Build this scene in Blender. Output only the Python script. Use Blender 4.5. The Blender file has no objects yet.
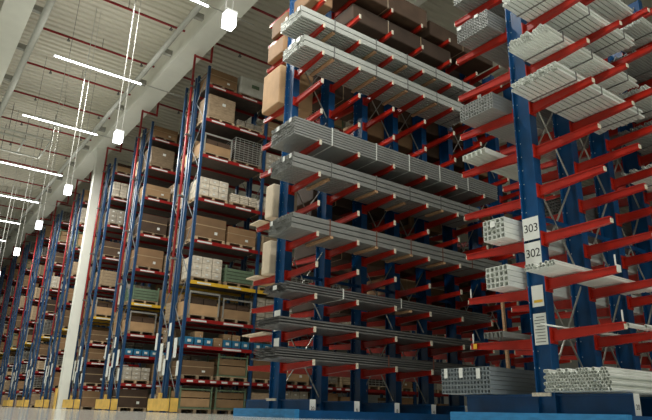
import bpy, math, random
from mathutils import Vector, Matrix
random.seed(7)
SC = bpy.context.scene
COL = SC.collection
H = 0.09                                     # eye height above the floor

# ------------------------------------------------------------------ materials
MATS = {}
def mat(name, col, rough=.6, metal=0., var=.12, scale=6., bump=0., spec=.5, emit=None, estr=0., trans=0., stretch=None):
    if name in MATS: return MATS[name]
    m = bpy.data.materials.new(name); m.use_nodes = True
    nt = m.node_tree; b = nt.nodes['Principled BSDF']
    b.inputs['Roughness'].default_value = rough
    b.inputs['Metallic'].default_value = metal
    b.inputs['Specular IOR Level'].default_value = spec
    c = tuple(col) + (1,)
    b.inputs['Base Color'].default_value = c
    if var > 0 or bump > 0:
        tc = nt.nodes.new('ShaderNodeTexCoord'); mp = nt.nodes.new('ShaderNodeMapping')
        nt.links.new(tc.outputs['Object'], mp.inputs[0])
        if stretch: mp.inputs['Scale'].default_value = stretch
        n = nt.nodes.new('ShaderNodeTexNoise'); n.inputs['Scale'].default_value = scale
        n.inputs['Detail'].default_value = 5
        nt.links.new(mp.outputs[0], n.inputs['Vector'])
        if var > 0:
            r = nt.nodes.new('ShaderNodeValToRGB')
            r.color_ramp.elements[0].position = .3; r.color_ramp.elements[1].position = .7
            r.color_ramp.elements[0].color = tuple(max(0, x*(1-var)) for x in col) + (1,)
            r.color_ramp.elements[1].color = tuple(min(1, x*(1+var)) for x in col) + (1,)
            nt.links.new(n.outputs[0], r.inputs[0]); nt.links.new(r.outputs[0], b.inputs['Base Color'])
        if bump > 0:
            bp = nt.nodes.new('ShaderNodeBump'); bp.inputs['Strength'].default_value = bump
            nt.links.new(n.outputs[0], bp.inputs['Height']); nt.links.new(bp.outputs[0], b.inputs['Normal'])
    if emit:
        b.inputs['Emission Color'].default_value = tuple(emit) + (1,)
        b.inputs['Emission Strength'].default_value = estr
    if trans: b.inputs['Transmission Weight'].default_value = trans
    MATS[name] = m; return m

M_FLOOR = mat('polished_concrete', (.60, .61, .55), .12, var=.06, scale=.7, spec=.5)
M_ROOF = mat('roof_sheet', (.60, .575, .48), .5, var=.03, scale=.3)
M_BEAM = mat('painted_concrete', (.78, .79, .71), .6, var=.03, scale=2)
M_WALL = mat('wall_panel', (.5, .5, .45), .8, var=.04)
M_BLUE = mat('blue_paint', (.003, .060, .18), .32, var=.2, scale=3, spec=.4)
M_BLUE2 = mat('blue_paint_upright', (.012, .055, .14), .4, var=.15, scale=3)
M_BLUEK = mat('blue_kerb_paint', (.02, .19, .43), .5, var=.2, scale=5, stretch=(1, 1, 4))
M_RED = mat('red_paint', (.38, .016, .007), .3, var=.15, scale=4, spec=.45)
M_RED2 = mat('red_beam_paint', (.27, .009, .008), .45, var=.15, scale=4)
M_REDP = mat('red_pipe_paint', (.26, .010, .014), .45, var=.1)
M_RISER = mat('riser_paint', (.34, .014, .014), .4, var=.1)
M_YEL = mat('yellow_beam_paint', (.70, .42, .03), .5, var=.12)
M_YELG = mat('yellow_guard_paint', (.72, .46, .10), .5, var=.15, scale=5)
M_WHITE = mat('white_label', (.72, .74, .70), .6, var=.03)
M_TIP = mat('cream_end_cap', (.66, .60, .47), .6, var=.2, scale=30)
M_CREAM = mat('cream_board', (.62, .52, .38), .75, var=.08)
M_INK = mat('black_ink', (.02, .02, .02), .7, var=0)
M_GALV = mat('galvanised_steel', (.78, .81, .76), .34, metal=.25, var=.12, scale=9, stretch=(.3, 4, 4))
M_ZINC = mat('dull_zinc_steel', (.48, .50, .46), .40, metal=.3, var=.12, scale=9, stretch=(.3, 4, 4))
M_STEEL = mat('bare_steel', (.33, .34, .32), .40, metal=.45, var=.15, scale=9, stretch=(.3, 4, 4))
M_STEELD = mat('dark_rolled_steel', (.17, .17, .165), .42, metal=.4, var=.25, scale=7, stretch=(.2, 5, 5))
M_STEELB = mat('blue_grey_steel', (.27, .31, .33), .45, metal=.2, var=.15, scale=7, stretch=(.2, 5, 5))
M_STRAP = mat('rusty_strap', (.22, .09, .06), .5, metal=.3, var=.2)
M_WOOD = mat('pallet_wood', (.46, .34, .21), .8, var=.25, scale=8, stretch=(1, 5, 5))
M_BEARER = mat('bearer_wood', (.48, .29, .16), .8, var=.25, scale=8, stretch=(5, 1, 5))
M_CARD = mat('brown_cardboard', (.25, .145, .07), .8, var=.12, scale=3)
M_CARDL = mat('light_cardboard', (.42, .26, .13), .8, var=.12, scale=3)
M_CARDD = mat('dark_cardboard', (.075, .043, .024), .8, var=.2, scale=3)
M_TAPE = mat('brown_tape', (.36, .26, .15), .3, var=.05)
M_WRAP = mat('stretch_wrapped_cardboard', (.38, .28, .18), .22, var=.22, scale=5, bump=.5, stretch=(1, 1, 3))
M_FILM = mat('white_stretch_film', (.66, .66, .60), .25, var=.12, scale=4, bump=.5)
M_PALE = mat('pale_sacks', (.56, .50, .40), .5, var=.25, scale=7, bump=.6)
M_GREEN = mat('green_crate_paint', (.13, .19, .115), .6, var=.15)
M_BIN = mat('blue_plastic', (.03, .19, .34), .4, var=.1)
M_WIRE = mat('zinc_wire', (.42, .42, .38), .4, metal=.5, var=.1)
M_BRACE = mat('dull_galvanised_brace', (.20, .22, .23), .5, metal=.3, var=.1)
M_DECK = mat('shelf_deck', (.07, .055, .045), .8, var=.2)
M_GREY = mat('grey_pipe_lagging', (.52, .53, .48), .6, var=.05)
M_BRACKET = mat('grey_bracket', (.30, .30, .27), .6, var=.1)
M_DGREY = mat('dark_bracket', (.12, .12, .11), .6, var=.1)
M_LED = mat('led_tube', (1, 1, 1), .4, var=0, emit=(.93, .98, 1.), estr=10.)
M_LAMP = mat('lamp_diffuser', (1, 1, 1), .4, var=0, emit=(.93, .98, 1.), estr=5.)
M_CABLE = mat('white_cable', (.50, .50, .46), .6, var=0)

def vary(m, amt):
    nt = m.node_tree; b = nt.nodes['Principled BSDF']; src = b.inputs['Base Color'].links[0].from_socket
    oi = nt.nodes.new('ShaderNodeObjectInfo'); mr = nt.nodes.new('ShaderNodeMapRange')
    mr.inputs['To Min'].default_value = 1-amt; mr.inputs['To Max'].default_value = 1+amt*.6
    nt.links.new(oi.outputs['Random'], mr.inputs['Value'])
    mx = nt.nodes.new('ShaderNodeVectorMath'); mx.operation = 'SCALE'
    nt.links.new(src, mx.inputs[0]); nt.links.new(mr.outputs[0], mx.inputs['Scale'])
    nt.links.new(mx.outputs[0], b.inputs['Base Color'])
for _m in (M_CARD, M_CARDL, M_CARDD, M_WRAP, M_PALE, M_WOOD): vary(_m, .45)
# ------------------------------------------------------------------ mesh helpers
class MB:
    def __init__(s): s.v = []; s.f = []
    def add(s, vs, fs):
        n = len(s.v); s.v += [tuple(v) for v in vs]; s.f += [tuple(i+n for i in f) for f in fs]; return s
    def box(s, x0, x1, y0, y1, z0, z1):
        return s.add([(x0,y0,z0),(x1,y0,z0),(x1,y1,z0),(x0,y1,z0),(x0,y0,z1),(x1,y0,z1),(x1,y1,z1),(x0,y1,z1)],
              [(0,3,2,1),(4,5,6,7),(0,1,5,4),(1,2,6,5),(2,3,7,6),(3,0,4,7)])
    def hexa(s, pts):       # 8 points, bottom ring then top ring
        return s.add(pts, [(0,3,2,1),(4,5,6,7),(0,1,5,4),(1,2,6,5),(2,3,7,6),(3,0,4,7)])
    def bar(s, a, b, w, h=None, up=(0,0,1)):
        a = Vector(a); b = Vector(b); h = h or w
        d = (b-a).normalized(); u = Vector(up)
        if abs(d.dot(u)) > .99: u = Vector((0,1,0))
        r = d.cross(u).normalized(); u = r.cross(d)
        P = []
        for c in (a, b):
            for i, j in ((-1,-1),(1,-1),(1,1),(-1,1)): P.append(c + r*(w/2*i) + u*(h/2*j))
        return s.add(P, [(3,2,1,0),(4,5,6,7),(0,1,5,4),(1,2,6,5),(2,3,7,6),(3,0,4,7)])
    def tube(s, a, b, r, n=8, ri=None):
        a = Vector(a); b = Vector(b); d = (b-a).normalized()
        u = Vector((0,0,1)) if abs(d.z) < .9 else Vector((0,1,0))
        x = d.cross(u).normalized(); y = x.cross(d)
        cs = [(math.cos(2*math.pi*i/n), math.sin(2*math.pi*i/n)) for i in range(n)]
        P = [c + x*(k*r) + y*(l*r) for c in (a, b) for k, l in cs]
        F = [(i, (i+1) % n, n+(i+1) % n, n+i) for i in range(n)]
        if ri:
            P += [c + x*(k*ri) + y*(l*ri) for c in (a, b) for k, l in cs]
            for i in range(n):
                j = (i+1) % n
                F += [(2*n+j, 2*n+i, 3*n+i, 3*n+j), (j, i, 2*n+i, 2*n+j), (n+i, n+j, 3*n+j, 3*n+i)]
        else: F += [tuple(range(n))[::-1], tuple(range(n, 2*n))]
        return s.add(P, F)
    def build(s, name, m, parent=None, loc=(0,0,0), smooth=False):
        me = bpy.data.meshes.new(name); me.from_pydata(s.v, [], s.f); me.update()
        me.materials.append(m)
        if smooth:
            for p in me.polygons: p.use_smooth = True
        o = bpy.data.objects.new(name, me); COL.objects.link(o); o.location = loc
        if parent: o.parent = parent
        return o

def tag(o, label=None, cat=None, group=None, kind=None):
    if label: o['label'] = label
    if cat: o['category'] = cat
    if group: o['group'] = group
    if kind: o['kind'] = kind
    return o
def empty(name, loc, label, cat, group=None):
    o = bpy.data.objects.new(name, None); COL.objects.link(o); o.location = loc
    o.empty_display_size = .1
    return tag(o, label, cat, group)
def dup(o, parent=None, loc=None):
    c = o.copy(); COL.objects.link(c); c.parent = parent
    if loc is not None: c.location = loc
    return c
def copy_tree(o, parent=None, loc=None):
    c = dup(o, parent, loc)
    for ch in list(o.children): copy_tree(ch, c)
    return c
def text(name, s, size, m, parent, loc, rot, width=None):
    cu = bpy.data.curves.new(name, 'FONT'); cu.body = s; cu.size = size
    cu.align_x = 'CENTER'; cu.align_y = 'CENTER'; cu.extrude = .0008
    if width: cu.space_character = width
    t = bpy.data.objects.new(name, cu); COL.objects.link(t)
    me = bpy.data.meshes.new_from_object(t.evaluated_get(bpy.context.evaluated_depsgraph_get()))
    bpy.data.objects.remove(t); me.materials.clear(); me.materials.append(m)
    o = bpy.data.objects.new(name, me); COL.objects.link(o); o.parent = parent
    o.location = loc; o.rotation_euler = rot
    return o
FACE_L = (math.pi/2, 0, -math.pi/2)         # lettering on a face that looks towards -X
ORD = ['zeroth','first','second','third','fourth','fifth','sixth','seventh','eighth','ninth','tenth','eleventh','twelfth','thirteenth','fourteenth']

# ------------------------------------------------------------------ setting
tag(MB().box(-14, 46, -8, 86, -.1, 0).build('floor', M_FLOOR), kind='structure')
ZC = 15.7 + H
mb = MB(); y = -8.; P = []; per = .36
prof = []
while y < 86:
    prof += [(y, ZC), (y+.10, ZC), (y+.15, ZC-.075), (y+.25, ZC-.075), (y+.30, ZC)]; y += per
prof.append((y, ZC))
V = []; F = []
for (yy, zz) in prof: V += [(-14, yy, zz), (46, yy, zz)]
for i in range(len(prof)-1): F.append((2*i, 2*i+1, 2*i+3, 2*i+2))
mb.add(V, F); n0 = len(mb.v)
mb.box(-14, 46, -8, 86, ZC+.05, ZC+.25)
tag(mb.build('ceiling', M_ROOF), kind='structure')
tag(MB().box(-14, 46, 86, 86.3, 0, ZC).build('wall_back', M_WALL), kind='structure')
tag(MB().box(46, 46.3, -8, 86.3, 0, ZC).build('wall_right', M_WALL), kind='structure')

tag(MB().box(-14, 46.3, -8.3, -8, 0, ZC).build('wall_front', M_WALL), kind='structure')
tag(MB().box(-14.3, -14, -8.3, 86.3, 0, 9.6).box(-14.3, -14, -8.3, 86.3, 13.2, ZC).box(-14.3, -14, 42, 86.3, 9.6, 13.2).box(-14.3, -14, -8.3, 4, 9.6, 13.2).build('wall_left', M_WALL), kind='structure')
m = MB()  # unseen window added in the left wall to bring daylight onto the arms
for k in range(20): m.box(-14.2, -14.1, 4+k*2-.04*(k == 19), 4.08+k*2-.04*(k == 19)-.04*(k == 19), 9.6, 13.2)
for z in (9.6, 13.12): m.box(-14.22, -14.08, 4, 42, z, z+.08)
tag(m.build('added_window_1', M_WHITE), kind='structure')
# roof beams with ledge at each side
ZB = 13.7 + H
def beam(x0, x1, name):
    m = MB()
    m.box(x0, x1, -6, 84, ZB, ZB+.24)
    m.box(x0+.24, x1-.24, -6, 84, ZB+.24, ZC-.08)
    return tag(m.build(name, M_BEAM), kind='structure')
beam(7.33, 8.19, 'ceiling_beam'); beam(1.0, 1.92, 'ceiling_beam')
beam(31.0, 31.8, 'ceiling_beam')
for x0 in (13.4, 19.4, 25.4):
    tag(MB().box(x0, x0+.3, -6, 84, ZB+.9, ZC-.08).build('ceiling_beam', M_BEAM), kind='structure')
# white column with its haunch
m = MB(); m.box(7.53, 7.95, 32.62, 33.05, 0, ZB-.35)
m.hexa([(7.53,32.62,ZB-.55),(7.95,32.62,ZB-.55),(7.95,33.05,ZB-.55),(7.53,33.05,ZB-.55),
        (7.4,32.5,ZB),(8.15,32.5,ZB),(8.15,33.17,ZB),(7.4,33.17,ZB)])
cobj = tag(m.build('white_column', M_BEAM), kind='structure')
g_ = MB().box(7.43, 7.96, 33.08, 33.14, 0, .95).box(7.43, 7.49, 32.85, 33.08, 0, .95).build('column_guard', M_YELG)
tag(g_, 'yellow guard plate at the foot of the white column', 'guard')
for yc in (78.6,):
    tag(MB().box(7.5, 7.92, yc, yc+.42, 0, ZB).build('white_column', M_BEAM), kind='structure')

# pipes lagged in grey beside the beams
def rail(x, zr, r, name, label, side):
    root = empty(name, (x, 0, 0), label, 'duct', 'grey ducts beside the roof beams')
    MB().tube((0, -5, zr), (0, 83, zr), r, 10).build('duct_run', M_GREY, root, smooth=True)
    y = 9.5
    while y < 60:
        b = MB().box(min(0, side), max(0, side), -.09, .09, zr+r*.6, zr+r*.6+.22)
        b.build('bracket', M_BRACKET, root, loc=(0, y, 0)); y += 3.05
    return root
rail(6.80, 13.93+H, .11, 'roof_duct', 'grey round duct running beside the right roof beam, above the hanging lamps', .5)
rail(2.36, 13.72+H, .13, 'roof_duct', 'thick grey duct along the wide roof beam in the upper left corner', -.42)

# sprinkler pipes across the ceiling
zp = 15.06 + H
ys = [18.07, 21.2, 24.7, 28.0, 31.3, 34.9, 38.3, 41.7, 45.2, 48.6, 52.1, 55.5, 59.2, 62.8, 66.7]
for i, yv in enumerate(ys):
    root = empty('sprinkler_pipe', (2.68, yv, zp), 'red sprinkler pipe under the roof sheeting, %s from the front of those crossing the hall' % ORD[i+1] if i < 13 else
                 'red sprinkler pipe at the far end of the roof, row %s from the front' % ('fourteen' if i == 13 else 'fifteen'), 'pipe', 'red sprinkler pipes under the roof')
    MB().tube((0, 0, 0), (28, 0, 0), .05, 8).build('pipe_run', M_REDP, root, smooth=True)
    for k in range(6):
        x = 1.1 + k*3.2
        nz = MB().tube((x, 0, -.16), (x, 0, -.03), .03, 6).box(x-.06, x+.06, -.06, .06, -.19, -.155)
        nz.build('sprinkler_head', M_DGREY, root)
        hg = MB().tube((x+1.4, 0, .04), (x+1.4, 0, .52), .012, 5)
        hg.build('hanger_rod', M_DGREY, root)

# LED strips
for i, yv in enumerate([-4, 2.7, 9.2, 15.7, 21.9, 27.9, 34.7, 40.7, 46.7, 52.7, 58.7]):
    if i < 3: lab = 'long white LED tube light over the near aisle, number %s towards the camera' % ORD[3-i]
    else: lab = 'glowing LED tube light under the roof, %s from the top of the picture' % ORD[i-2]
    root = empty('tube_light', (2.98, yv, 12.4+H), lab, 'lamp', 'LED tube lights under the roof')
    MB().box(0, 3.3, -.028, .028, -.03, .0).build('diffuser', M_LED, root)
    MB().box(0, 3.3, -.06, .06, .0, .04).build('housing', M_WHITE, root)
    MB().bar((3.3, 0, .02), (5.0, 0, .02), .03).build('track', M_CABLE, root)
    MB().tube((.5, 0, .04), (.5, 0, 3.2), .008, 4).tube((2.8, 0, .04), (2.8, 0, 3.2), .008, 4).build('hanger_wire', M_DGREY, root)

# box lamps hanging low on long wires
lampsY = [9.8, 16.9, 22.7, 27.4, 32.1, 37.5, 43.]
proto = None
for i, yv in enumerate(lampsY):
    lab = 'bright white box lamp on two long wires, %s from the right' % ORD[i+1]
    zl = 7.62 + H if i < 3 else 7.62 + H - (i-2)*.25
    root = empty('pendant_lamp', (4.4, yv, zl), lab, 'lamp', 'box lamps on long wires')
    d = MB().box(-.11, .11, -.11, .11, -.17, .15)
    d.build('diffuser', M_LAMP, root)
    MB().box(-.12, .12, -.12, .12, .15, .19).build('cap', M_WHITE, root)
    t = 15.6 + H - zl
    MB().tube((-.1, 0, .2), (-.1, 0, t), .014, 6).build('wire', M_CABLE, root)
    MB().tube((.1, .1, .2), (.1, .1, t), .008, 6).build('wire', M_CABLE, root)

# pipe frame hung under the roof at the left
root = empty('hanging_pipework', (2.5, 31.5, 13+H), 'grey rectangular pipe frame hung under the roof at the left edge', 'pipe frame')
m = MB()
for a, b in [((0,0,0),(2.4,0,0)),((2.4,0,0),(2.4,2.9,0)),((2.4,2.9,0),(.3,2.9,0)),((0,.9,.1),(1.3,.9,.1)),((1.3,.9,.1),(1.3,2.9,.1))]:
    m.tube(a, b, .05, 6)
m.build('frame_pipe', M_GREY, root)
m = MB()
for p in ((.4,0),(1.3,.9),(2.4,0),(2.4,2.9),(.5,2.9)): m.tube((p[0],p[1],.05),(p[0],p[1],1.5),.015,4)
m.build('hanger_rod', M_DGREY, root)

# ------------------------------------------------------------------ cantilever racks
def ibeam_column(w, d, h, z0=0.):          # flanges face +-Y, web looks to +-X; origin at left front corner on the floor
    m = MB(); t = .022
    m.box(0, w, 0, t, z0, h); m.box(0, w, d-t, d, z0, h)
    m.box(w*.32, w*.32+.014, t, d-t, z0, h)
    return m
def holes(w, d, h):
    m = MB(); z = .8
    while z < h-.2:
        m.box(-.002, .001, d-.016, d-.008, z, z+.016)
        m.box(w*.30, w*.32-.001, d*.80, d*.80+.014, z, z+.016)
        z += .24
    return m
def arm_mesh(L, sgn, rise):                # root at origin, reaches to sgn*L in Y; box profile tapering to the tip
    m = MB(); h0, h1 = .155, .095; w = .075
    y0, y1 = 0, sgn*L
    zt0, zt1 = .06, .06 + rise
    # I profile: web and two flanges
    def slab(x0, x1, a0, b0, a1, b1):
        m.hexa([(x0,y0,a0),(x1,y0,a0),(x1,y1,a1),(x0,y1,a1),(x0,y0,b0),(x1,y0,b0),(x1,y1,b1),(x0,y1,b1)] if sgn > 0 else
               [(x0,y1,a1),(x1,y1,a1),(x1,y0,a0),(x0,y0,a0),(x0,y1,b1),(x1,y1,b1),(x1,y0,b0),(x0,y0,b0)])
    slab(-w/2, w/2, zt0-.012, zt0, zt1-.012, zt1)
    slab(-w/2, w/2, zt0-h0, zt0-h0+.012, zt1-h1, zt1-h1+.012)
    slab(-w/2+.012, w/2-.012, zt0-h0+.01, zt0-.01, zt1-h1+.01, zt1-.01)
    yr = .016*sgn
    m.box(-.085, .085, min(0, yr), max(0, yr), -.13, .10)
    return m
def stop_mesh(sgn, rise, up=.095):
    m = MB(); a, b = (0, .014) if sgn > 0 else (-.014, 0)
    m.box(-.030, .030, a, b, -.035+rise, up+rise)
    return m
def rack(name, label, X0, Yf, w, d, pitch, n, top, front, back, Lf, Lb, nback, baseF, baseB, base_top, brace_side, skip=(), stop=.085):
    root = empty(name, (X0, Yf, 0), label, 'cantilever rack', 'blue cantilever racks')
    colm = ibeam_column(w, d, top); hm = holes(w, d, top)
    c0 = colm.build('column', M_BLUE, root); h0 = hm.build('bolt_hole', M_WHITE, c0)
    h0['kind'] = 'stuff'
    cols = [c0]
    for k in range(1, n):
        c = dup(c0, root, (pitch*k, 0, 0)); cols.append(c)
        if k < 3: dup(h0, c)
    bb = MB(); bb.box(-.0, .012+.0, -.02, d+.02, 0, base_top)      # side plates of the base beam
    bb = MB(); t = .02; bx = w*.5
    bb.box(bx-.06, bx+.06, -baseF, -.003, base_top-t, base_top); bb.box(bx-.06, bx+.06, -baseF, -.003, 0, t)
    bb.box(bx-.01, bx+.01, -baseF, -.003, t, base_top-t)
    bb.box(bx-.07, bx+.07, -baseF-.012, -baseF, 0, base_top)
    b2 = MB()
    b2.box(bx-.06, bx+.06, d+.003, d+baseB, base_top-t, base_top); b2.box(bx-.06, bx+.06, d+.003, d+baseB, 0, t)
    b2.box(bx-.01, bx+.01, d+.003, d+baseB, t, base_top-t)
    f0 = bb.build('base_beam', M_BLUE, root); g0 = b2.build('base_beam', M_BLUE, root)
    p1 = MB().box(bx-.07, bx+.07, -.004, 0, base_top-.27, base_top-.0).build('label_plate', M_WHITE, f0)
    p1.location = (0, -baseF-.0125, 0)
    tx = text('plate_number', '20', .09, M_INK, f0, (bx, -baseF-.0175, base_top-.17), (math.pi/2, 0, 0))
    dg = ['0', '6', '8', '4', '5', '3', '2', '7', '9', '1']
    for k in range(1, n):
        f = dup(f0, root, (pitch*k, 0, 0))
        dup(g0, root, (pitch*k, 0, 0)); dup(p1, f, p1.location)
        if k < 5: text('plate_number', dg[k], .10, M_INK, f, (bx, -baseF-.0175, base_top-.17), (math.pi/2, 0, 0))
    ys_ = MB().box(0.01, w-.01, -.05, -.004, base_top-.035, base_top+.012)
    fp = MB().box(-.03, -.003, -.12*0+.05, d+.05, base_top-.03, base_top+.02).build('foot_plate', M_TIP, root)
    # arms
    am = arm_mesh(Lf, -1, .02); sm = stop_mesh(-1, .02, stop)
    a0 = am.build('arm', M_RED, root, loc=(bx, -.0005, front[0])); s0 = sm.build('end_stop', M_TIP, a0, loc=(0, -Lf, 0))
    first = True; cnt = 0; rest = MB(); rests = MB()
    for z in front:
        for k in range(n):
            if first: first = False; cnt += 1; continue
            a = dup(a0, root, (bx+pitch*k, -.0005, z)) if cnt < 70 else None
            if a: dup(s0, a, (0, -Lf, 0)); cnt += 1
            else:
                rest.add([(x+bx+pitch*k, y_, zz+z) for x, y_, zz in am.v], am.f)
                rests.add([(x+bx+pitch*k, y_-Lf, zz+z) for x, y_, zz in sm.v], sm.f)
    am = arm_mesh(Lb, 1, .02); sm = stop_mesh(1, .02, stop); a1 = None; cb = 0
    for k in range(n):
        for zi, z in enumerate(back):
            if (k, zi) in skip: continue
            if k < nback and cb < 30:
                if a1 is None:
                    a = a1 = am.build('arm', M_RED, root, loc=(bx, d+.0005, z)); s1 = sm.build('end_stop', M_TIP, a, loc=(0, Lb, 0))
                else:
                    a = dup(a1, root, (bx+pitch*k, d+.0005, z)); dup(s1, a, (0, Lb, 0))
                cb += 1
            else:
                rest.add([(x+bx+pitch*k, y_+d, zz+z) for x, y_, zz in am.v], am.f)
                rests.add([(x+bx+pitch*k, y_+d+Lb, zz+z) for x, y_, zz in sm.v], sm.f)
    if rest.v:
        r = rest.build('arm', M_RED, root); r['kind'] = 'stuff'
        r = rests.build('end_stop', M_TIP, r); r['kind'] = 'stuff'
    # bracing between the columns
    for k in range(n-1):
        xa, xb = pitch*k + w*.5, pitch*(k+1) + w*.5
        if brace_side[k % len(brace_side)]:
            z = base_top + .05; m = MB(); up = (k % 2 == 0)
            while z < top - 1.6:
                m.bar((xa, d*.5, z if up else z+1.7), (xb, d*.5, z+1.7 if up else z), .022)
                m.bar((xa, d*.45, z+1.7 if up else z), (xb, d*.45, z if up else z+1.7), .022)
                z += 1.75
            m.build('cross_brace', M_WIRE, root)
        m = MB()
        for z in (base_top-.12, 3.1, 6.4):
            MB().box(xa-w*.15, xb-w*.2, d*.5-.02, d*.5+.02, z, z+.07).build('tie_bar', M_BLUE, root)
    return root

CX, CY, CW, CD, CP = 7.04, 11.47, .19, .38, 1.12
Clev = [v+H for v in (.94, 1.60, 2.29, 2.97, 3.65, 4.35, 5.04, 5.82, 6.61, 7.41, 8.18, 8.95, 9.72, 10.42)]
rackC = rack('cantilever_rack', 'blue cantilever rack with red arms carrying long grey steel bundles, left of the 303 column', CX, CY, CW, CD, CP, 9, 11.1+H,
     Clev, [v for v in Clev], 1.15, 1.15, 2, 1.15, 1.15, .27+H, (1, 0, 1), skip=((0, 10), (0, 6), (0, 4)))
DX, DY, DW, DD, DP = 7.82, 5.31, .17, .31, 1.14
DlevF = [v+H for v in (1.18, 1.94, 2.65, 3.43, 4.11, 4.88, 5.58, 6.41, 7.2, 7.95)]
DlevB = [v+H for v in (1.08, 1.83, 2.60, 3.32, 4.13, 4.88, 5.68, 6.49, 7.35, 8.1)]
rackD = rack('cantilever_rack', 'nearest blue cantilever rack, numbered 303 and 302, carrying pipe bundles', DX, DY, DW, DD, DP, 6, 9.2+H,
     DlevF, DlevB, 1.09, 1.22, 3, 1.10, 1.38, .35+H, (1, 1, 1), stop=.03)
for (x_, y_, z_) in ((DW/2, -1.07, DlevF[0]), (DW/2, -1.07, DlevF[1]), (DW/2, DD+1.19, DlevB[1]), (DW/2, DD+1.19, DlevB[0])):
    MB().tube((x_, y_, z_+.085), (x_, y_, z_+.24), .011, 6).build('stop_pin', M_WHITE, rackD)
MB().box(DW/2-.05, DW/2+.05, -1.112, -1.106, DlevF[1]-.01, DlevF[1]+.09).build('arm_label', M_WHITE, rackD)
MB().box(DW/2-.052, DW/2-.046, DD+1.08, DD+1.15, DlevB[0]-.01, DlevB[0]+.07).build('arm_label', M_YEL, rackD)
# number signs on the end column of the near rack
def sign(txt, z0, z1):
    s = MB().box(-.006, -.003, .012, DD-.008, z0, z1).build('number_sign', M_WHITE, rackD)
    s['label'] = 'white sign reading %s' % txt
    text('sign_number', txt, .185, M_INK, s, (-.0075, .5*DD, (z0+z1)/2), FACE_L, .95)
    return s
sign('303', 2.64+H, 3.0+H); sign('302', 2.24+H, 2.6+H)
s = MB().box(-.006, -.003, .04, DD-.07, 1.60+H, 1.92+H).build('shelf_label', M_WHITE, rackD)
MB().box(-.009, -.006, .06, DD-.10, 1.66+H, 1.70+H).build('orange_stripe', M_YEL, s)
s = MB().box(-.006, -.003, .03, DD-.06, 1.04+H, 1.50+H).build('notice_sheet', M_WHITE, rackD)
m = MB()
for k in range(9): m.box(-.009, -.006, .06, DD-.08-.03*(k % 3 == 2), 1.08+H+k*.045, 1.088+H+k*.045)
m.build('printed_lines', M_INK, s)
MB().box(-.006, -.003, .02, .07, .55+H, .66+H).build('small_sticker', M_WHITE, rackD)
for (z0, z1) in ((1.35, 2.02), (2.2, 2.6)):
    pass
s = MB().box(-.006, -.003, .06, CD-.06, 1.72+H, 2.18+H).build('notice_sheet', M_WHITE, rackC)
text('sheet_number', '3', .2, M_INK, s, (-.0075, CD/2, 1.9+H), FACE_L)
s = MB().box(-.006, -.003, .06, CD-.10, 1.22+H, 1.56+H).build('notice_sheet', M_WHITE, rackC)
MB().box(-.009, -.006, .08, CD-.12, 1.22+H, 1.30+H).build('blue_stripe', M_BIN, s)

# floor guard kerbs
def kerb(x, yf, yb, x1, top, label):
    root = empty('rack_kerb', (x, yf, 0), label, 'kerb', 'blue floor kerbs around the cantilever racks')
    MB().box(0, .10, 0, yb-yf, 0, top).build('end_rail', M_BLUEK, root)
    MB().box(.103, x1-x, 0, .09, 0, top*.93).build('side_rail', M_BLUE, root)
kerb(6.6, 10.12, 12.6, 17.2, .075+H, 'bright blue floor kerb around the foot of the far cantilever rack')
kerb(7.33, 4.03, 6.85, 14.5, .085+H, 'bright blue floor kerb in front of the rack numbered 303')

# ------------------------------------------------------------------ bundles of long steel
def sq_tube(L, w, h, t):
    m = MB()
    o = [(0,0),(w,0),(w,h),(0,h)]; i_ = [(t,t),(w-t,t),(w-t,h-t),(t,h-t)]
    V = [(0,a,b) for a,b in o] + [(L,a,b) for a,b in o] + [(0,a,b) for a,b in i_] + [(L,a,b) for a,b in i_]
    F = []
    for k in range(4):
        j = (k+1) % 4
        F += [(k,k+4,j+4,j),(8+k,8+j,12+j,12+k),(k,j,8+j,8+k),(4+k,12+k,12+j,4+j)]
    return m.add(V, F)
def round_tube(L, r, t):
    return MB().tube((0, r, r), (L, r, r), r, 9, r-t)
def channel(L, w, h, t):
    return MB().box(0, L, 0, t, 0, h).box(0, L, w-t, w, 0, h).box(0, L, t, w-t, h-t, h)
def bundle(name, label, cat, group, x0, x1, y0, z0, unit, pitch_y, pitch_z, ny, nz, mt, straps=(), bearers=(), jit=0., tags=(), stag=False, smooth=False, part='tube', dropp=0., strapmat=None, bh=.05):
    L = x1-x0
    root = empty(name, (x0, y0, z0), label, cat, group)
    base = None; cnt = 0; rest = MB()
    for k in range(nz):
        for j in range(ny):
            if stag and k % 2 and j == ny-1: continue
            if dropp and k == nz-1 and random.random() < dropp: continue
            dx = random.uniform(-jit, jit)
            loc = (dx, j*pitch_y + (pitch_y/2 if stag and k % 2 else 0), k*pitch_z)
            if cnt < 100:
                if base is None: base = unit.build(part, mt, root, loc=loc, smooth=smooth)
                else: dup(base, root, loc)
            else: rest.add([(a+loc[0], b+loc[1], c+loc[2]) for a, b, c in unit.v], unit.f)
            cnt += 1
    if rest.v:
        r = rest.build(part, mt, root, smooth=smooth); r['kind'] = 'stuff'
    Wd = ny*pitch_y; Ht = nz*pitch_z
    for sx in straps:
        x = sx - x0
        m = MB()
        m.box(x-.016, x+.016, -.006, -.002, -.006, Ht+.006).box(x-.016, x+.016, Wd+.002, Wd+.006, -.006, Ht+.006)
        m.box(x-.016, x+.016, -.006, Wd+.006, Ht+.002, Ht+.006).box(x-.016, x+.016, -.006, Wd+.006, -.006, -.002)
        m.build('strap', strapmat or M_STRAP, root)
    for (sx, wy0, wy1) in bearers:
        x = sx - x0
        MB().box(x-.045, x+.045, wy0, wy1, -.008-bh, -.008).build('wooden_bearer', M_BEARER, root)
    for (ty, tz, tw, th) in tags:
        MB().box(-jit-.012, -jit-.008, ty, ty+tw, tz, tz+th).build('paper_tag', M_WHITE, root)
    return root

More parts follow.
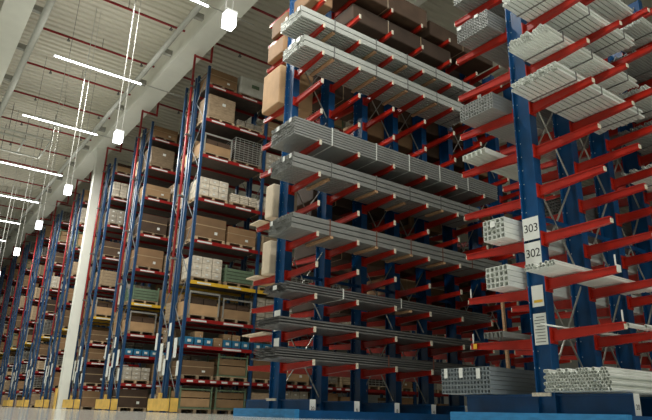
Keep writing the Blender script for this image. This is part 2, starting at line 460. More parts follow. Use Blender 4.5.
GB = 'steel bundles on the arms of the far cantilever rack'
CA = [CX + CW/2 + CP*k for k in range(9)]
mids = [7.5, 8.85, 9.95, 11.05, 12.15]
def zC(k): return Clev[k] + .06 + .021          # top of the arm's tip
yF = 10.37
def cb(name, label, k, x0, x1, h, nz, wt, ny, mt, gap=.024, **kw):
    unit = sq_tube(x1-x0, wt-(.034 if wt > .095 else .02 if wt > .07 else .012), h-gap, .006 if wt > .05 else .004)
    return bundle(name, label, 'steel bundle', GB, x0, x1, yF, zC(k)+.002, unit, wt, h, ny, nz, mt, **kw)
cb('profile_bundle', 'pale grey steel profile bundle in two layers, uppermost one of the far rack', 11, 6.5, 12.95, .155, 2, .0975, 10, M_ZINC,
   straps=mids, bearers=[(x, .05, 1.0) for x in mids[:4]], jit=.02, tags=((.05, .16, .10, .12), (.6, .2, .09, .1)), strapmat=M_STEELD)
cb('profile_bundle', 'pale grey steel profile bundle in two layers, second from the top of the far rack', 10, 6.6, 12.5, .155, 2, .0975, 10, M_ZINC,
   straps=mids, bearers=[(x, .05, 1.0) for x in mids[:4]], jit=.02, tags=((.12, .16, .16, .13), (.5, .15, .12, .12)), strapmat=M_STEELD)
cb('square_tube_bundle', 'bundle of small square steel tubes stacked seven high on the far rack', 7, 6.45, 13.4, .064, 7, .064, 16, M_STEEL,
   straps=mids, bearers=[], jit=.015, tags=((.1, .33, .10, .1), (.62, .3, .12, .1)), strapmat=M_GALV, gap=.018)
cb('profile_bundle', 'dull grey steel profile bundle in three layers, right under the small square tube bundle', 6, 6.45, 12.55, .122, 3, .0975, 10, M_STEEL,
   straps=mids, bearers=[(7.5, .1, .95), (8.85, 0, .8), (9.95, .2, .9), (11.1, 0, .6)], jit=.02, tags=((.02, .2, .09, .1), (.3, .2, .08, .12), (.9, .1, .1, .1)), strapmat=M_DGREY)
cb('profile_bundle', 'dull grey steel profile bundle in three layers at middle height of the far rack', 4, 6.5, 13.35, .122, 3, .0975, 10, M_STEEL,
   straps=mids, bearers=[(7.55, 0, .95), (8.85, 0, .8), (9.95, .0, .9), (11.1, 0, .6)], jit=.02, tags=((.75, .2, .1, .1),), strapmat=M_STRAP)
cb('flat_bar_bundle', 'loose stack of dark flat steel bars with shiny wrapped end, fourth shelf from the bottom', 2, 6.45, 12.75, .055, 4, .115, 8, M_STEELD,
   straps=(7.9, 9.6), bearers=[(9.9, 0, .5)], jit=.05, dropp=.25, strapmat=M_GALV, part='bar', tags=((.3, .05, .15, .09),))
cb('flat_bar_bundle', 'thin neat layer of dark grey steel bars, second arm level of the far rack', 1, 6.3, 12.7, .06, 3, .09, 11, M_STEELD,
   jit=.01, part='bar')
cb('flat_bar_bundle', 'uneven stack of dark flat steel bars on the lowest arms of the far rack', 0, 6.3, 12.75, .05, 5, .125, 8, M_STEELD,
   straps=(9.2, 10.6), jit=.07, dropp=.3, strapmat=M_STRAP, part='bar')
# further bundles at the back side of the far rack, seen through it
yB = CY + CD + .06
for k, (mt, nz, lab) in {0: (M_STEELD, 3, 'dark steel bars on the lowest rear arms of the far rack')}.items():
    unit = sq_tube(6.0, .09, .06, .005)
    bundle('steel_bar_bundle', lab, 'steel bundle', GB, 8.0, 14.0, yB+.05, Clev[k]+.084, unit, .1, .065, 10, nz, mt, jit=.03, part='bar')

# brown packs on the top arms of the far rack
def pack(label, x0, x1, y0, y1, z0, z1, mt=M_CARDD, name='carton_pack', group='long carton packs on the far cantilever rack', film=True):
    root = empty(name, (x0, y0, z0), label, 'carton', group)
    b = MB().box(0, x1-x0, 0, y1-y0, 0, z1-z0).build('carton_body', mt, root)
    md = b.modifiers.new('b', 'BEVEL'); md.width = .03; md.segments = 2
    m = MB(); n = max(2, int((x1-x0)/1.1))
    for i in range(1, n):
        x = (x1-x0)*i/n
        m.box(x-.012, x+.012, -.004, -.001, 0, z1-z0); m.box(x-.012, x+.012, 0, y1-y0, -.004, -.001)
    m.build('packing_strap', M_TAPE, root)
    return root
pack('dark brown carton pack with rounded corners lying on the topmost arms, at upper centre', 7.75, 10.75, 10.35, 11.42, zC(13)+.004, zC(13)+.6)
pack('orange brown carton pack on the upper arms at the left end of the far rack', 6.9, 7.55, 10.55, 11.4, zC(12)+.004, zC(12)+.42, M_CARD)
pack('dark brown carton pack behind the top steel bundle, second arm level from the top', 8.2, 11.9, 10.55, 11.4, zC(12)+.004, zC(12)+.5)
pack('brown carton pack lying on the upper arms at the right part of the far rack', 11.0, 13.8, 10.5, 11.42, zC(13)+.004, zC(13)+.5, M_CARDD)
for k, (x0, x1, yb, h, mt, lab) in {
    12: (7.0, 8.0, .75, .50, M_CARD, 'tall brown carton on rear arms at the top left end of the far rack'),
    11: (6.95, 7.95, .8, .5, M_CARD, 'brown carton on the rear arms behind the uppermost steel bundles'),
    9: (6.9, 7.95, .85, 1.12, M_CARDL, 'tall light brown carton on the rear arms, left of the end column near the top'),
    5: (6.9, 7.6, .35, .85, M_CREAM, 'narrow cream board standing on the rear arms beside the end column'),
    3: (6.9, 7.5, .35, .80, M_CREAM, 'cream board standing on rear arms below the middle steel bundle')}.items():
    pack(lab, x0, x1, yB+.0, yB+.02+yb, Clev[k]+.086, Clev[k]+.086+h, mt)
for k in range(2, 14):
    x = 8.02 + random.uniform(0, .2); q = 0
    while x < 15.3 and q < 4:
        L_ = random.uniform(1.2, 2.4); q += 1
        lab = 'brown carton pack, %s from the left, rear arms of far rack, %s level' % (ORD[q], ORD[k+1])
        gap_ = (Clev[k+1] - Clev[k] if k < 13 else .7) - .155 - .03
        if random.random() > .12:
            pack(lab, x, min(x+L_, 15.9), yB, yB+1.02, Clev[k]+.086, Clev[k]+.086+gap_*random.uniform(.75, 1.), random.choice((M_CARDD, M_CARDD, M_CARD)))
        x += L_ + .06
for k, lab in ((5, 'thin cream board lying on the left rear arm at middle height'), (3, 'thin cream board lying on the left rear arm below the middle one'),
               (1, 'thin cream board lying on the left rear arm close to the floor')):
    yb0 = yB+.5 if k != 1 else yB+.02
    tag(MB().box(6.85, 7.6, yb0, yB+1.0, Clev[k]+.084, Clev[k]+.115).build('loose_board', M_CREAM), lab, 'board', 'cream boards on the rear arms')

# ---- near rack, front side
GD = 'galvanised pipe bundles on the near rack'
yD0 = DY - 1.07
def zD(k): return DlevF[k] + .082
def zDB(k): return DlevB[k] + .082
def pipes(label, k, x0, x1, y0, y1, r, nz, mt=M_GALV, jit=.03, straps=(), z=None, group=GD, dropp=0.2):
    n = int((y1-y0)/(2*r+.001)); pz = r*1.76
    unit = round_tube(x1-x0, r, r*.16)
    return bundle('pipe_bundle', label, 'pipe bundle', group, x0, x1, y0, (zD(k) if z is None else z)+.002, unit, 2*r+.001, pz, n, nz, mt,
                  jit=jit, stag=True, smooth=False, straps=straps, part='pipe', dropp=dropp, strapmat=M_STEELD)
def rails(label, k, x0, x1, y0, y1, w, h, nz, mt=M_GALV, jit=.015, straps=(), z=None, group=GD):
    n = int((y1-y0)/w)
    unit = sq_tube(x1-x0, w-.018, h-.006, .005)
    return bundle('tube_bundle', label, 'tube bundle', group, x0, x1, y0, (zD(k) if z is None else z)+.002, unit, w, h, n, nz, mt, jit=jit, straps=straps, part='tube', strapmat=M_STEELD, stag=True)
pipes('heap of thin galvanised pipes with open ends, on the base of the 303 rack', 0, 7.5, 13.0, 4.27, 5.28, .024, 7, z=.35+H+.012, jit=.02, dropp=.4)
r_ = empty('pipe_bundle', (7.45, 5.1, zD(0)+.002), 'few loose thin white pipes across the lowest arms of the 303 rack', 'pipe bundle', GD)
MB().tube((0, .08, .015), (3.4, .0, .015), .013, 6).build('pipe', M_GALV, r_, smooth=True)
MB().tube((.6, .0, .015), (3.6, -.12, .015), .010, 6).build('pipe', M_GALV, r_, smooth=True)
MB().tube((1.0, -.62, .035), (4.8, -.70, .035), .034, 10, .028).build('pipe', M_GALV, r_)
MB().tube((1.25, -.75, .03), (5.0, -.80, .03), .028, 10, .022).build('pipe', M_GALV, r_)
pipes('flat layer of galvanised pipes on the second arms, crossing under the sign 302', 1, 7.3, 10.0, 4.75, 5.28, .026, 2, dropp=.1)
rails('galvanised tube bundle beside the 303 column, lowest of the big upper ones', 5, 7.3, 9.8, 4.42, 5.28, .086, .045, 3, jit=.03, straps=(7.8, 8.5, 9.6))
pipes('galvanised pipe bundle beside the 303 column, third from the top picture edge', 6, 7.28, 9.95, 4.5, 5.28, .024, 4, straps=(7.7, 8.5, 9.6))
rails('galvanised tube bundle at the top edge of the picture beside the 303 column', 7, 7.2, 9.95, 4.45, 5.28, .086, .045, 3, jit=.02, straps=(7.6, 8.5, 9.6))
rails('galvanised tube bundle over the top edge of the picture, next level above the others', 8, 7.4, 10.2, 4.5, 5.28, .086, .045, 3, straps=(8.6,))
for k, (x0, x1, y0, nz, lab) in {4: (10.35, 13.2, 4.35, 3, 'galvanised pipe bundle at the right edge, lowest of the second stack'),
                            5: (10.4, 13.3, 4.4, 4, 'galvanised pipe bundle at the right edge, second from bottom of the second stack'),
                            6: (10.3, 13.2, 4.5, 4, 'galvanised pipe bundle at the right edge, third from bottom of the second stack'),
                            7: (10.4, 13.2, 4.35, 4, 'galvanised pipe bundle at the upper right corner, fourth from bottom of the second stack'),
                            8: (10.5, 13.2, 4.5, 4, 'galvanised pipe bundle crossing the top right corner of the picture')}.items():
    pipes(lab, k, x0, x1, y0, 5.28, .027, nz, mt=M_STEEL if k in (7, 5) else M_GALV, straps=(11.,), group='second stack of pipe bundles on the near rack')
pipes('thin galvanised pipe layer at the right edge, beneath the second stack of bundles', 1, 11.0, 13.6, 4.35, 5.28, .026, 2, group='second stack of pipe bundles on the near rack')

# ---- near rack, back side (towards the far rack)
GE = 'tube bundles on the left arms of the near rack'
yE = DY + DD + .02
def backb(kind, label, k, x0, x1, y0, y1, w, h, nz, mt, tags=(), z=None, bear=()):
    n = max(1, int(round((y1-y0)/w))); L = x1-x0
    unit = sq_tube(L, w-.006, h-.006, .008) if kind != 'channel' else channel(L, w-.012, h-.004, .006)
    if kind == 'round': unit = round_tube(L, w/2-.001, w*.1)
    return bundle('square_tube_bundle' if kind == 'sq' else 'channel_bundle' if kind == 'channel' else 'pipe_bundle', label, 'tube bundle', GE, x0, x1, y0,
                  (zDB(k) if z is None else z)+.002, unit, w, h, n, nz, mt, tags=tags, part='tube' if kind != 'channel' else 'channel', bearers=bear, jit=.006)
backb('sq', 'large bundle of square steel tubes with three white tags, standing low on the rack base', 0, 7.5, 13.3, 6.18, 7.2, .066, .066, 6, M_STEELB,
      tags=((.17, .22, .075, .15), (.52, .24, .075, .15), (.84, .24, .07, .15)), z=.35+H+.004)
backb('channel', 'short stack of grey steel channels on the lowest left arms of the near rack', 0, 7.5, 11.5, 5.88, 6.24, .075, .09, 1, M_STEEL)
backb('sq', 'stepped bundle of white square tubes beside the sign 302', 1, 7.5, 12.0, 5.72, 6.16, .085, .085, 4, M_GALV)
backb('sq', 'bundle of white square tubes with one white tag, beside the sign 303', 2, 7.5, 12.0, 5.72, 6.16, .085, .085, 4, M_GALV, tags=((.17, .2, .09, .10),))
backb('channel', 'small row of white steel channels with a blue side between two left arms', 4, 7.5, 11.5, 6.0, 6.5, .10, .10, 1, M_GALV)
backb('sq', 'bundle of grey square tubes on the left arms above the white channels', 5, 7.5, 12.0, 5.78, 6.5, .06, .06, 5, M_STEEL)
backb('round', 'bundle of grey round tubes with white tags, upper left of the 303 column', 7, 7.5, 12.0, 5.76, 6.48, .06, .06, 6, M_STEEL, tags=((.6, .25, .09, .07), (.2, .3, .08, .06)))
backb('round', 'bundle of grey round tubes at the top picture edge, left of the 303 column', 8, 7.5, 12.0, 5.8, 6.5, .06, .06, 5, M_STEEL)
for kk_, lev_, lab_ in ((0, 3, 'dark steel tube bundle on the left arms, seen between the columns above sign 303'), (1, 6, 'dark steel tube bundle on the left arms, seen between the upper columns')):
    backb('sq', lab_, lev_, 9.2, 14.2, 5.72, 6.62, .06, .06, 6, M_STEELD)
for k, lab in ((7, 'cream timber block on the left arms under the top grey tubes'), (5, 'cream timber block on the left arms beside the grey square tubes'), (4, 'cream timber block on the left arms beside the white channels')):
    zz = DlevB[k] - .30
    pass
tag(MB().bar((9.45, 7.32, .03), (9.3, 7.26, 2.2), .05).build('leaning_plank', M_BEARER), 'brown wooden plank leaning upright between the two racks', 'plank')
for k, y0 in ((5, 5.66), (4, 5.66), (3, 5.7)):
    tag(MB().box(8.3, 8.42, y0+.0, y0+.3, zDB(k)+.32 if k == 5 else zDB(k)+.11 if k == 4 else zDB(k)+.002, zDB(k)+.42 if k == 5 else zDB(k)+.21 if k == 4 else zDB(k)+.1).build('timber_block', M_CREAM),
        {5: 'cream timber block lying on the grey square tubes beside the 303 column', 4: 'cream timber block on top of the white channels', 3: 'cream timber block on the left arms above the sign 303'}[k], 'timber block', 'cream timber blocks on the near rack')

# ------------------------------------------------------------------ pallet racks
RX = 8.0; BAY = 2.64; RD = 1.05; GAP = .12
LEV = [v+H for v in (.98, 2.08, 2.95, 4.24, 5.70, 7.25, 8.95, 10.42, 11.85)]
TOP = 12.65 + H
rowsY = [19.3, 25.3, 30.75, 36.9, 42.2, 47.3, 52.8, 58.3, 63.8]
rowName = ['the nearest pallet rack', 'the second pallet rack', 'the third pallet rack', 'the fourth pallet rack', 'the fifth pallet rack', 'the sixth pallet rack', 'the seventh pallet rack', 'the eighth pallet rack', 'the ninth pallet rack']
def post_mesh():
    m = MB(); t = .012
    m.box(0, .10, 0, t, 0, TOP).box(0, t, t, .09, 0, TOP).box(.10-t, .10, t, .09, 0, TOP)
    m.box(-.02, .105, -.02, .10, 0, .012)
    return m
def brace_mesh():
    m = MB(); z = .5; up = True
    while z < TOP-1.1:
        a, b = (.09, RD-.09)
        m.bar((.05, a if up else b, z), (.05, b if up else a, z+1.0), .022)
        z += 1.0; up = not up
    for z in (.35, TOP-.3): m.bar((.05, .09, z), (.05, RD-.09, z), .03)
    return m
def make_row(nb, label):
    root = empty('pallet_rack', (RX, 0, 0), label, 'pallet rack', 'tall pallet racks standing in rows')
    pm = post_mesh().build('upright_post', M_BLUE2, root); bm = brace_mesh().build('frame_brace', M_BRACE, root)
    first = True
    for b in range(nb+1):
        for (yy, back) in ((0, 0), (RD-.09, 0), (RD+GAP, 1), (2*RD+GAP-.09, 1)):
            if first: first = False; continue
            dup(pm, root, (b*BAY, yy, 0))
        if b: dup(bm, root, (b*BAY, 0, 0))
        dup(bm, root, (b*BAY, RD+GAP, 0))
    # white and grey notices on the end posts
    for (yy, z0, z1) in ((0, 1.15, 1.62), (RD-.09, 1.7, 2.3), (RD-.09, 2.5, 2.95), (RD+GAP, 1.2, 1.75), (2*RD+GAP-.09, 2.1, 2.7), (RD+GAP+.5, 1.35, 2.3), (.45, 1.75, 2.4)):
        if yy in (RD+GAP+.5, .45): MB().box(-.008, -.002, yy-.12, yy+.14, z0, z1).build('notice_sheet', M_WHITE, root)
        else: MB().box(-.036, -.03, yy-.05, yy+.13, z0, z1).build('notice_sheet', M_WHITE, root)
    bl = BAY-.10
    def beam_mesh(f):
        m = MB(); m.box(.10, .10+bl, f, f+.045, -.12, 0); return m
    base = {}; cnt = 0; rest = {}
    for li, z in enumerate(LEV):
        mt = M_YEL if li == 3 else M_RED2
        for b in range(nb):
            for (yy, name) in ((-.05, 'front'), (RD+.005, 'rear')):
                if mt.name not in base:
                    o = beam_mesh(0).build('shelf_beam', mt, root, loc=(b*BAY, yy, z)); base[mt.name] = o
                else: o = dup(base[mt.name], root, (b*BAY, yy, z))
                if name == 'front' and b < 3:
                    for q in range(2 if li else 6):
                        xx = .25 + q*1.25 + random.uniform(-.05, .1) if li else .3+q*.42
                        wq = random.uniform(.5, .8) if li else .22
                        MB().box(xx, xx+wq, -.004, -.001, -.095, -.035).build('label_strip', M_WHITE, o)
            rr = rest.setdefault(mt.name, [MB(), mt])[0]
            rr.box(b*BAY+.10, b*BAY+.10+bl, RD+GAP-.05+.005, RD+GAP-.01, z-.12, z) if False else None
            rr.box(b*BAY+.10, b*BAY+.10+bl, 2*RD+GAP+.005, 2*RD+GAP+.05, z-.12, z)
    for mm, mt in rest.values():
        o = mm.build('rear_shelf_beam', mt, root); o['kind'] = 'stuff'
    # decking
    d0 = None
    for b in range(nb):
        for li, z in enumerate(LEV):
            for yy in (.0, RD+GAP+.0):
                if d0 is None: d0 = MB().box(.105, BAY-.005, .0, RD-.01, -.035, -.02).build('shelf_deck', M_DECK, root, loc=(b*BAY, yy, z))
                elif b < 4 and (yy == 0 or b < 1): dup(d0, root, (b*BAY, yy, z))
    # yellow post guards
    g = MB().box(-.36, -.30, -.25, 2*RD+GAP-.75, .05, .43)
    g.build('post_guard', M_YELG, root)
    g = MB().box(-.25, .0, -.24, -.19, .03, .45)
    g.build('post_guard', M_YELG, root)
    MB().box(-.12, -.06, RD-.05, RD+GAP+.05, .05, .62).build('guard_post', M_YELG, root)
    return root
row0 = make_row(5, 'nearest tall blue and red pallet rack with yellow foot guard, left of the cantilever racks')
row0.location.y = rowsY[0]
row1 = make_row(1, 'second tall pallet rack, behind the nearest one and right of the white column')
row1.location.y = rowsY[1]
rlab = ['third tall pallet rack, its end partly hidden by the white column', 'fourth pallet rack, first one left of the white column', 'fifth pallet rack, second one left of the white column',
        'sixth pallet rack, third one left of the white column', 'seventh pallet rack, fourth one left of the white column', 'eighth pallet rack, near the left picture edge', 'farthest pallet rack, at the left picture edge']
for i, l in enumerate(rlab):
    r = copy_tree(row1, None, (RX, rowsY[i+2], 0)); r['label'] = l

# red riser pipes at the row ends
for i, yv in enumerate(rowsY):
    yy = yv + 1.08
    root = empty('riser_pipe', (7.82, yy, 0), 'red riser pipe running down the end of %s' % rowName[i], 'pipe', 'red riser pipes on the rack ends')
    m = MB()
    m.tube((0, 0, 3.9+H), (0, 0, 13.6+H), .05, 8).tube((0, 0, 13.55+H), (.70, 0, 13.55+H), .05, 8).tube((.70, 0, 13.5+H), (.70, 0, 14.95+H), .05, 8)
    m.build('pipe_run', M_RISER, root, smooth=True)
    for z in (5.2, 7.6, 10.1, 12.2): MB().box(-.07, .15, -.07, .07, z, z+.06).build('pipe_clamp', M_DGREY, root)

# ------------------------------------------------------------------ pallets and loads
def pallet_mesh(w, d):
    m = MB(); h = .14; n = 6
    for k in range(n):
        y = k*(d-.1)/(n-1); m.box(0, w, y, y+.1, h-.022, h)
    for x in (0, w/2-.05, w-.1):
        m.box(x, x+.1, 0, d, h-.044, h-.022)
        for y in (0, d/2-.06, d-.12): m.box(x, x+.1, y, y+.12, .02, h-.044)
        m.box(x, x+.1, 0, d, 0, .02)
    return m
PAL = pallet_mesh(1.15, .95); pal_o = None
def pallet(x, y, z, label):
    global pal_o
    if pal_o is None: o = pal_o = PAL.build('wooden_pallet', M_WOOD)
    else: o = dup(pal_o)
    o.location = (x, y, z)
    return tag(o, label, 'pallet', 'wooden pallets in the racks')
CACHE = {}
def jitterbox(w, d, h, nx=1, nz=1, g=.012, r=None):
    m = MB()
    for i in range(nx):
        for k in range(nz):
            e = random.uniform(0, g)
            m.box(i*w/nx+g*.5, (i+1)*w/nx-g*.5, e, d-e, k*h/nz+.003, (k+1)*h/nz-.002)
    return m
def load(kind, w, d, h):
    key = (kind, round(w, 2), round(d, 2), round(h, 2))
    if key in CACHE: return CACHE[key][0], CACHE[key][1]
    root = bpy.data.objects.new(kind, None); COL.objects.link(root)
    def part(mb, name, mt, bev=0):
        o = mb.build(name, mt, root)
        if bev: md = o.modifiers.new('b', 'BEVEL'); md.width = bev; md.segments = 2
        return o
    if kind in ('brown_carton', 'light_carton', 'dark_carton'):
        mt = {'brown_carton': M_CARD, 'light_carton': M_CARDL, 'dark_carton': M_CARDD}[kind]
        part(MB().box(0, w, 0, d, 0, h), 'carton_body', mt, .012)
        part(MB().box(0, w, -.003, -.001, h*.55, h*.60).box(-.003, -.001, 0, d, h*.55, h*.6), 'tape', M_TAPE)
        part(MB().box(w*.62, w*.72, -.005, -.003, h*.2, h*.34), 'paper_label', M_WHITE)
    elif kind == 'wrapped_load':
        part(MB().box(0, w, 0, d, 0, h), 'wrapped_body', M_WRAP, .05)
        part(MB().box(w*.5, w*.62, -.006, -.003, h*.6, h*.72), 'paper_label', M_WHITE)
    elif kind == 'white_wrapped_load':
        part(MB().box(0, w, 0, d, 0, h), 'film_wrap', M_FILM, .07)
        part(MB().box(w*.45, w*.75, -.006, -.003, h*.45, h*.65), 'green_label', M_GREEN)
    elif kind == 'carton_stack':
        part(jitterbox(w, d, h, 3, 3, .02), 'stacked_cartons', M_PALE, .015)
        m = MB()
        for i in range(3):
            for k in range(3): m.box((i+.38)*w/3, (i+.62)*w/3, -.008, -.004, (k+.4)*h/3, (k+.6)*h/3)
        part(m, 'carton_labels', M_WHITE)
    elif kind == 'sack_stack':
        part(jitterbox(w, d, h, 3, 5, .03), 'stacked_sacks', M_PALE, .025)
    elif kind == 'wire_cage':
        m = MB()
        for x in (0, w-.03):
            for y in (0, d-.03): m.box(x, x+.03, y, y+.03, 0, h)
        n = int(h/.09)
        for k in range(n+1):
            z = k*(h-.02)/n
            m.box(.03, w-.03, 0, .012, z, z+.02); m.box(0, .012, .03, d-.03, z, z+.02); m.box(.03, w-.03, d-.012, d, z, z+.02)
        for k in range(1, 6):
            x = w*k/6; m.box(x, x+.012, .001, .013, .02, h-.02)
        part(m, 'wire_frame', M_WIRE)
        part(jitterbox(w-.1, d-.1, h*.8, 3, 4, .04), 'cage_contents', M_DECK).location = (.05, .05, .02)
    elif kind == 'green_crate':
        m = MB()
        for x in (0, w-.06):
            for y in (0, d-.06): m.box(x, x+.06, y, y+.06, 0, h+.06)
        n = 4
        for k in range(n):
            z = .03+k*(h-.06)/n; hh = (h-.06)/n*.82
            m.box(.06, w-.06, .01, .03, z, z+hh); m.box(.01, .03, .06, d-.06, z, z+hh); m.box(.06, w-.06, d-.03, d-.01, z, z+hh)
        part(m, 'crate_frame', M_GREEN)
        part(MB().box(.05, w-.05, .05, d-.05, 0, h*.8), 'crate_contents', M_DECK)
    elif kind == 'framed_crate':
        m = MB()
        for x in (0, w-.05):
            for y in (0, d-.05): m.box(x, x+.05, y, y+.05, 0, h+.05)
        m.box(.03, w-.03, .005, .04, 0, .05); m.box(.03, w-.03, .005, .04, h*.9, h*.9+.05); m.box(.005, .045, .03, d-.03, 0, .05); m.box(w-.045, w-.005, .03, d-.03, 0, .05)
        part(m, 'crate_frame', M_GREEN)
        part(MB().box(.06, w-.06, .045, d-.06, .06, h*.5).box(.06, w-.06, .06, d-.06, h*.55, h*.85), 'cardboard_panel', M_CARDL)
    elif kind == 'wooden_crate':
        m = MB(); n = 5
        for k in range(n):
            z = k*h/n; m.box(0, w, 0, .02, z+.005, z+h/n-.01); m.box(0, .02, .02, d, z+.005, z+h/n-.01); m.box(0, w, d-.02, d, z+.005, z+h/n-.01)
        part(m, 'crate_boards', M_WOOD)
        part(MB().box(.03, w-.03, .03, d-.03, 0, h*.9), 'crate_contents', M_CARD)
        part(MB().box(.05, .12, -.02, 0, 0, h), 'batten', M_WOOD); part(MB().box(w-.12, w-.05, -.02, 0, 0, h), 'batten', M_WOOD)
    elif kind == 'half_open_crate':
        part(MB().box(0, w, 0, .03, 0, h*.45).box(0, .03, .03, d, 0, h*.6).box(w-.03, w, .03, d, 0, h*.6).box(.03, w-.03, d-.03, d, 0, h), 'crate_boards', M_CARDL)
        part(jitterbox(w-.1, d-.1, h*.75, 2, 3, .03), 'crate_contents', M_CARDD).location = (.05, .05, 0)
        part(MB().box(0, .05, -.02, 0, 0, h).box(w-.05, w, -.02, 0, 0, h).box(0, w, -.02, 0, h*.92, h), 'crate_frame', M_WIRE)
    elif kind == 'storage_bin':
        m = MB(); t = .012
        m.hexa([(t,t,0),(w-t,t,0),(w-t,d-t,0),(t,d-t,0),(0,0,h),(w,0,h),(w,d,h),(0,d,h)])
        m.box(-.006, w+.006, -.006, d+.006, h-.03, h)
        part(m, 'bin_body', M_BIN)
        part(MB().box(w*.3, w*.7, -.012, -.006, h*.35, h*.7), 'paper_label', M_WHITE)
    CACHE[key] = (root, False)
    return root, True
NOUN = {'brown_carton': 'plain brown carton', 'light_carton': 'light brown carton', 'dark_carton': 'dark brown carton', 'wrapped_load': 'film-wrapped brown load',
        'white_wrapped_load': 'white film-wrapped load', 'carton_stack': 'stack of pale cartons', 'sack_stack': 'stack of pale packs', 'wire_cage': 'grey wire cage',
        'green_crate': 'slatted green crate', 'framed_crate': 'green-framed crate', 'wooden_crate': 'boarded wooden crate', 'half_open_crate': 'open-fronted crate', 'storage_bin': 'blue plastic bin'}
CATN = {'brown_carton': 'carton', 'light_carton': 'carton', 'dark_carton': 'carton', 'wrapped_load': 'wrapped load', 'white_wrapped_load': 'wrapped load', 'carton_stack': 'carton stack',
        'sack_stack': 'stack', 'wire_cage': 'cage', 'green_crate': 'crate', 'framed_crate': 'crate', 'wooden_crate': 'crate', 'half_open_crate': 'crate', 'storage_bin': 'bin'}
def put(kind, x, y, z, w, d, h, label):
    root, new = load(kind, w, d, h)
    o = root if new else copy_tree(root)
    o.location = (x, y, z)
    tag(o, label, CATN[kind], {'storage_bin': 'blue bins in a row'}.get(kind, 'goods stored in the pallet racks'))
    return o
SHN = ['floor', 'first shelf', 'second shelf', 'third shelf', 'fourth shelf', 'fifth shelf', 'sixth shelf', 'seventh shelf', 'eighth shelf', 'top shelf']
KINDS_ = ['brown_carton', 'light_carton', 'wrapped_load', 'carton_stack', 'sack_stack', 'wire_cage', 'framed_crate', 'half_open_crate', 'wooden_crate', 'dark_carton', 'brown_carton']
special = {(0,9,0): ('brown_carton', .62), (0,9,1): ('white_wrapped_load', .95), (0,8,0): ('wrapped_load', .95), (0,8,1): ('sack_stack', .25),
    (0,7,0): ('half_open_crate', .75), (0,7,1): ('wire_cage', .95), (0,6,0): ('carton_stack', .68), (0,6,1): ('sack_stack', .35),
    (0,5,0): ('brown_carton', .75), (0,5,1): ('brown_carton', .6), (0,4,0): ('carton_stack', .75), (0,4,1): ('green_crate', .55),
    (0,3,0): ('half_open_crate', .8), (0,3,1): ('half_open_crate', .7), (0,1,0): ('brown_carton', .45), (0,1,1): ('framed_crate', .7),
    (0,0,0): ('framed_crate', .65), (0,0,1): ('framed_crate', .65),
    (1,9,0): ('brown_carton', .5), (1,8,0): ('wrapped_load', .9), (1,7,0): ('light_carton', .5), (1,6,0): ('dark_carton', .8), (1,5,0): ('brown_carton', .8), (1,4,0): ('green_crate', .55), (1,3,0): ('half_open_crate', .8)}
PW = 1.15
for ri, yv in enumerate(rowsY):
    nload = 10 if ri == 0 else 2 if ri == 1 else 1
    for side in (0, 1):
        nl = nload if side == 0 else 1
        for li in range(0, 10):
            z = (LEV[li-1] if li else 0.) + .001
            hmax = ((LEV[li] if li < 9 else z+1.2) - z) - .12 - .14 - .12
            for q in range(nl):
                if li == 2 and ri < 2 and side == 0: continue
                if ri == 0 and q > 6 and li > 7: continue
                kk, hh = special.get((ri, li, q) if side == 0 else None, (None, None))
                if kk is None:
                    kk = random.choice(KINDS_); hh = random.uniform(.5, .95)
                    if random.random() < .06 and ri == 0 and q > 1: continue
                hh = round(min(hh, hmax, 1.0)/.05)*.05
                if hh < .2: hh = min(.3, hmax)
                b, s_ = divmod(q, 2)
                x = RX + b*BAY + .12 + s_*1.27 + random.uniform(0, .03)
                y = yv + (.03 if side == 0 else RD+GAP+.03)
                pos = ('left end' if q == 0 else ORD[q+1] + ' from the left') if nl > 1 else ('front left end' if side == 0 else 'rear left end')
                tail = '%s of the %s, %s' % (pos, SHN[li], rowName[ri].replace('the ', '', 1)) if li else '%s at floor level, %s' % (pos, rowName[ri].replace('the ', '', 1))
                if nl == 1 and side == 1 and ri < 2: tail = tail.replace('rear left end', 'rear side')
                pallet(x, y, z, 'wooden pallet, ' + tail)
                put(kk, x+.0, y+.0, z+.141, PW, .93 if kk != 'wire_cage' else .9, hh, NOUN[kk] + ', ' + tail)
# blue bins on the second shelf
for ri, nb_ in ((0, 14), (1, 5)):
    for q in range(nb_):
        b, s_ = divmod(q, 7) if ri == 0 else divmod(q, 7)
        x = RX + b*BAY + .13 + s_*.355
        if ri == 0 and q in (3,): continue
        put('storage_bin', x, rowsY[ri]+.03, LEV[1]+.001, .31, .55, .26, 'blue plastic bin, %s from the left on the low shelf, %s' % (ORD[q+1] if q < 14 else 'last', rowName[ri].replace('the ', '')))
        if ri == 0 and q in (1, 4, 5, 9, 11):
            put('light_carton', x, rowsY[ri]+.05, LEV[1]+.262, .3, .4, .2, 'small light carton standing on the %s blue bin of the nearest pallet rack' % ORD[q+1])
put('light_carton', RX+.13+3*.355, rowsY[0]+.03, LEV[1]+.001, .32, .5, .3, 'small light carton between the blue bins of the nearest pallet rack')

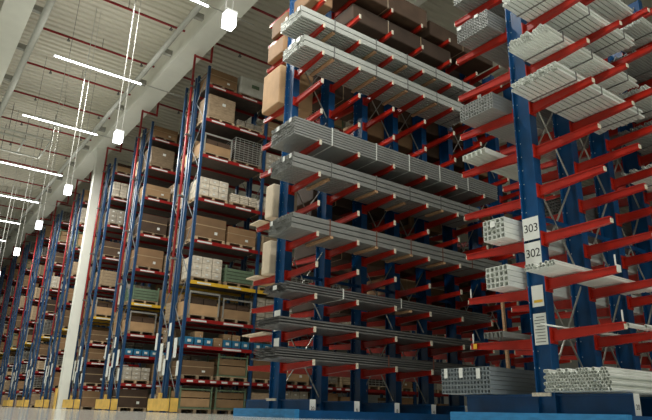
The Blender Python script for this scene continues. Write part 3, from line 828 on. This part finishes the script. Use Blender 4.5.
# ------------------------------------------------------------------ light
w = bpy.data.worlds.new('hall_light'); SC.world = w; w.use_nodes = True
w.node_tree.nodes['Background'].inputs[0].default_value = (.80, .88, .90, 1)
w.node_tree.nodes['Background'].inputs[1].default_value = .38
def area(name, loc, sx, sy, power, rot=(0,0,0), col=(1., .985, .93)):
    l = bpy.data.lights.new(name, 'AREA'); l.shape = 'RECTANGLE'; l.size = sx; l.size_y = sy; l.energy = power; l.color = col
    o = bpy.data.objects.new(name, l); COL.objects.link(o); o.location = loc; o.rotation_euler = rot
    return o
for i, yv in enumerate([-4, 2.7, 9.2, 15.7, 21.9, 27.9, 34.7, 40.7, 46.7]):
    area('tube_light_glow', (4.63, yv, 12.33+H), 3.3, .3, 460)
    area('ceiling_fill', (4.63, yv, 12.5+H), 3.3, .3, 22, rot=(math.pi, 0, 0))  # upward fill added to brighten the ceiling above the tubes
for x_, y_, lab in ((9.2, 8.3, 'added LED tube light above the aisle between the two cantilever racks, left one'), (15.5, 8.3, 'added LED tube light above the aisle between the cantilever racks, right one'),
                    (9.2, .9, 'added LED tube light above the near aisle in front of the 303 rack')):
    root = empty('tube_light', (x_, y_, 12.4+H), lab, 'lamp', 'LED tube lights under the roof')  # unseen lamps, added to brighten the front faces of the bundles
    MB().box(0, 3.3, -.028, .028, -.03, .0).build('diffuser', M_LED, root)
    MB().box(0, 3.3, -.06, .06, .0, .04).build('housing', M_WHITE, root)
    MB().tube((.5, 0, .04), (.5, 0, 3.2), .008, 4).tube((2.8, 0, .04), (2.8, 0, 3.2), .008, 4).build('hanger_wire', M_DGREY, root)
    area('tube_light_glow', (x_+1.65, y_, 12.33+H), 3.3, .3, 22)
# ------------------------------------------------------------------ camera
def make_cam():
    f, yaw, pitch, roll = 604.08, math.radians(54.5705), math.radians(18.6617), math.radians(1.54588)
    fw = Vector((math.cos(yaw)*math.cos(pitch), math.sin(yaw)*math.cos(pitch), math.sin(pitch)))
    rt = Vector((math.sin(yaw), -math.cos(yaw), 0)); up = rt.cross(fw)
    r = rt*math.cos(roll) + up*math.sin(roll); u = -rt*math.sin(roll) + up*math.cos(roll)
    c = bpy.data.cameras.new('camera'); c.sensor_width = 36; c.sensor_fit = 'HORIZONTAL'; c.lens = f/652*36
    c.clip_start = .02; c.clip_end = 300
    o = bpy.data.objects.new('camera', c); COL.objects.link(o)
    o.matrix_world = Matrix(((r.x, u.x, -fw.x, 0), (r.y, u.y, -fw.y, 0), (r.z, u.z, -fw.z, H), (0, 0, 0, 1)))
    SC.camera = o
make_cam()
SC.view_settings.view_transform = 'Standard'
SC.view_settings.look = 'None'
SC.view_settings.exposure = .36
SC.view_settings.gamma = 1.
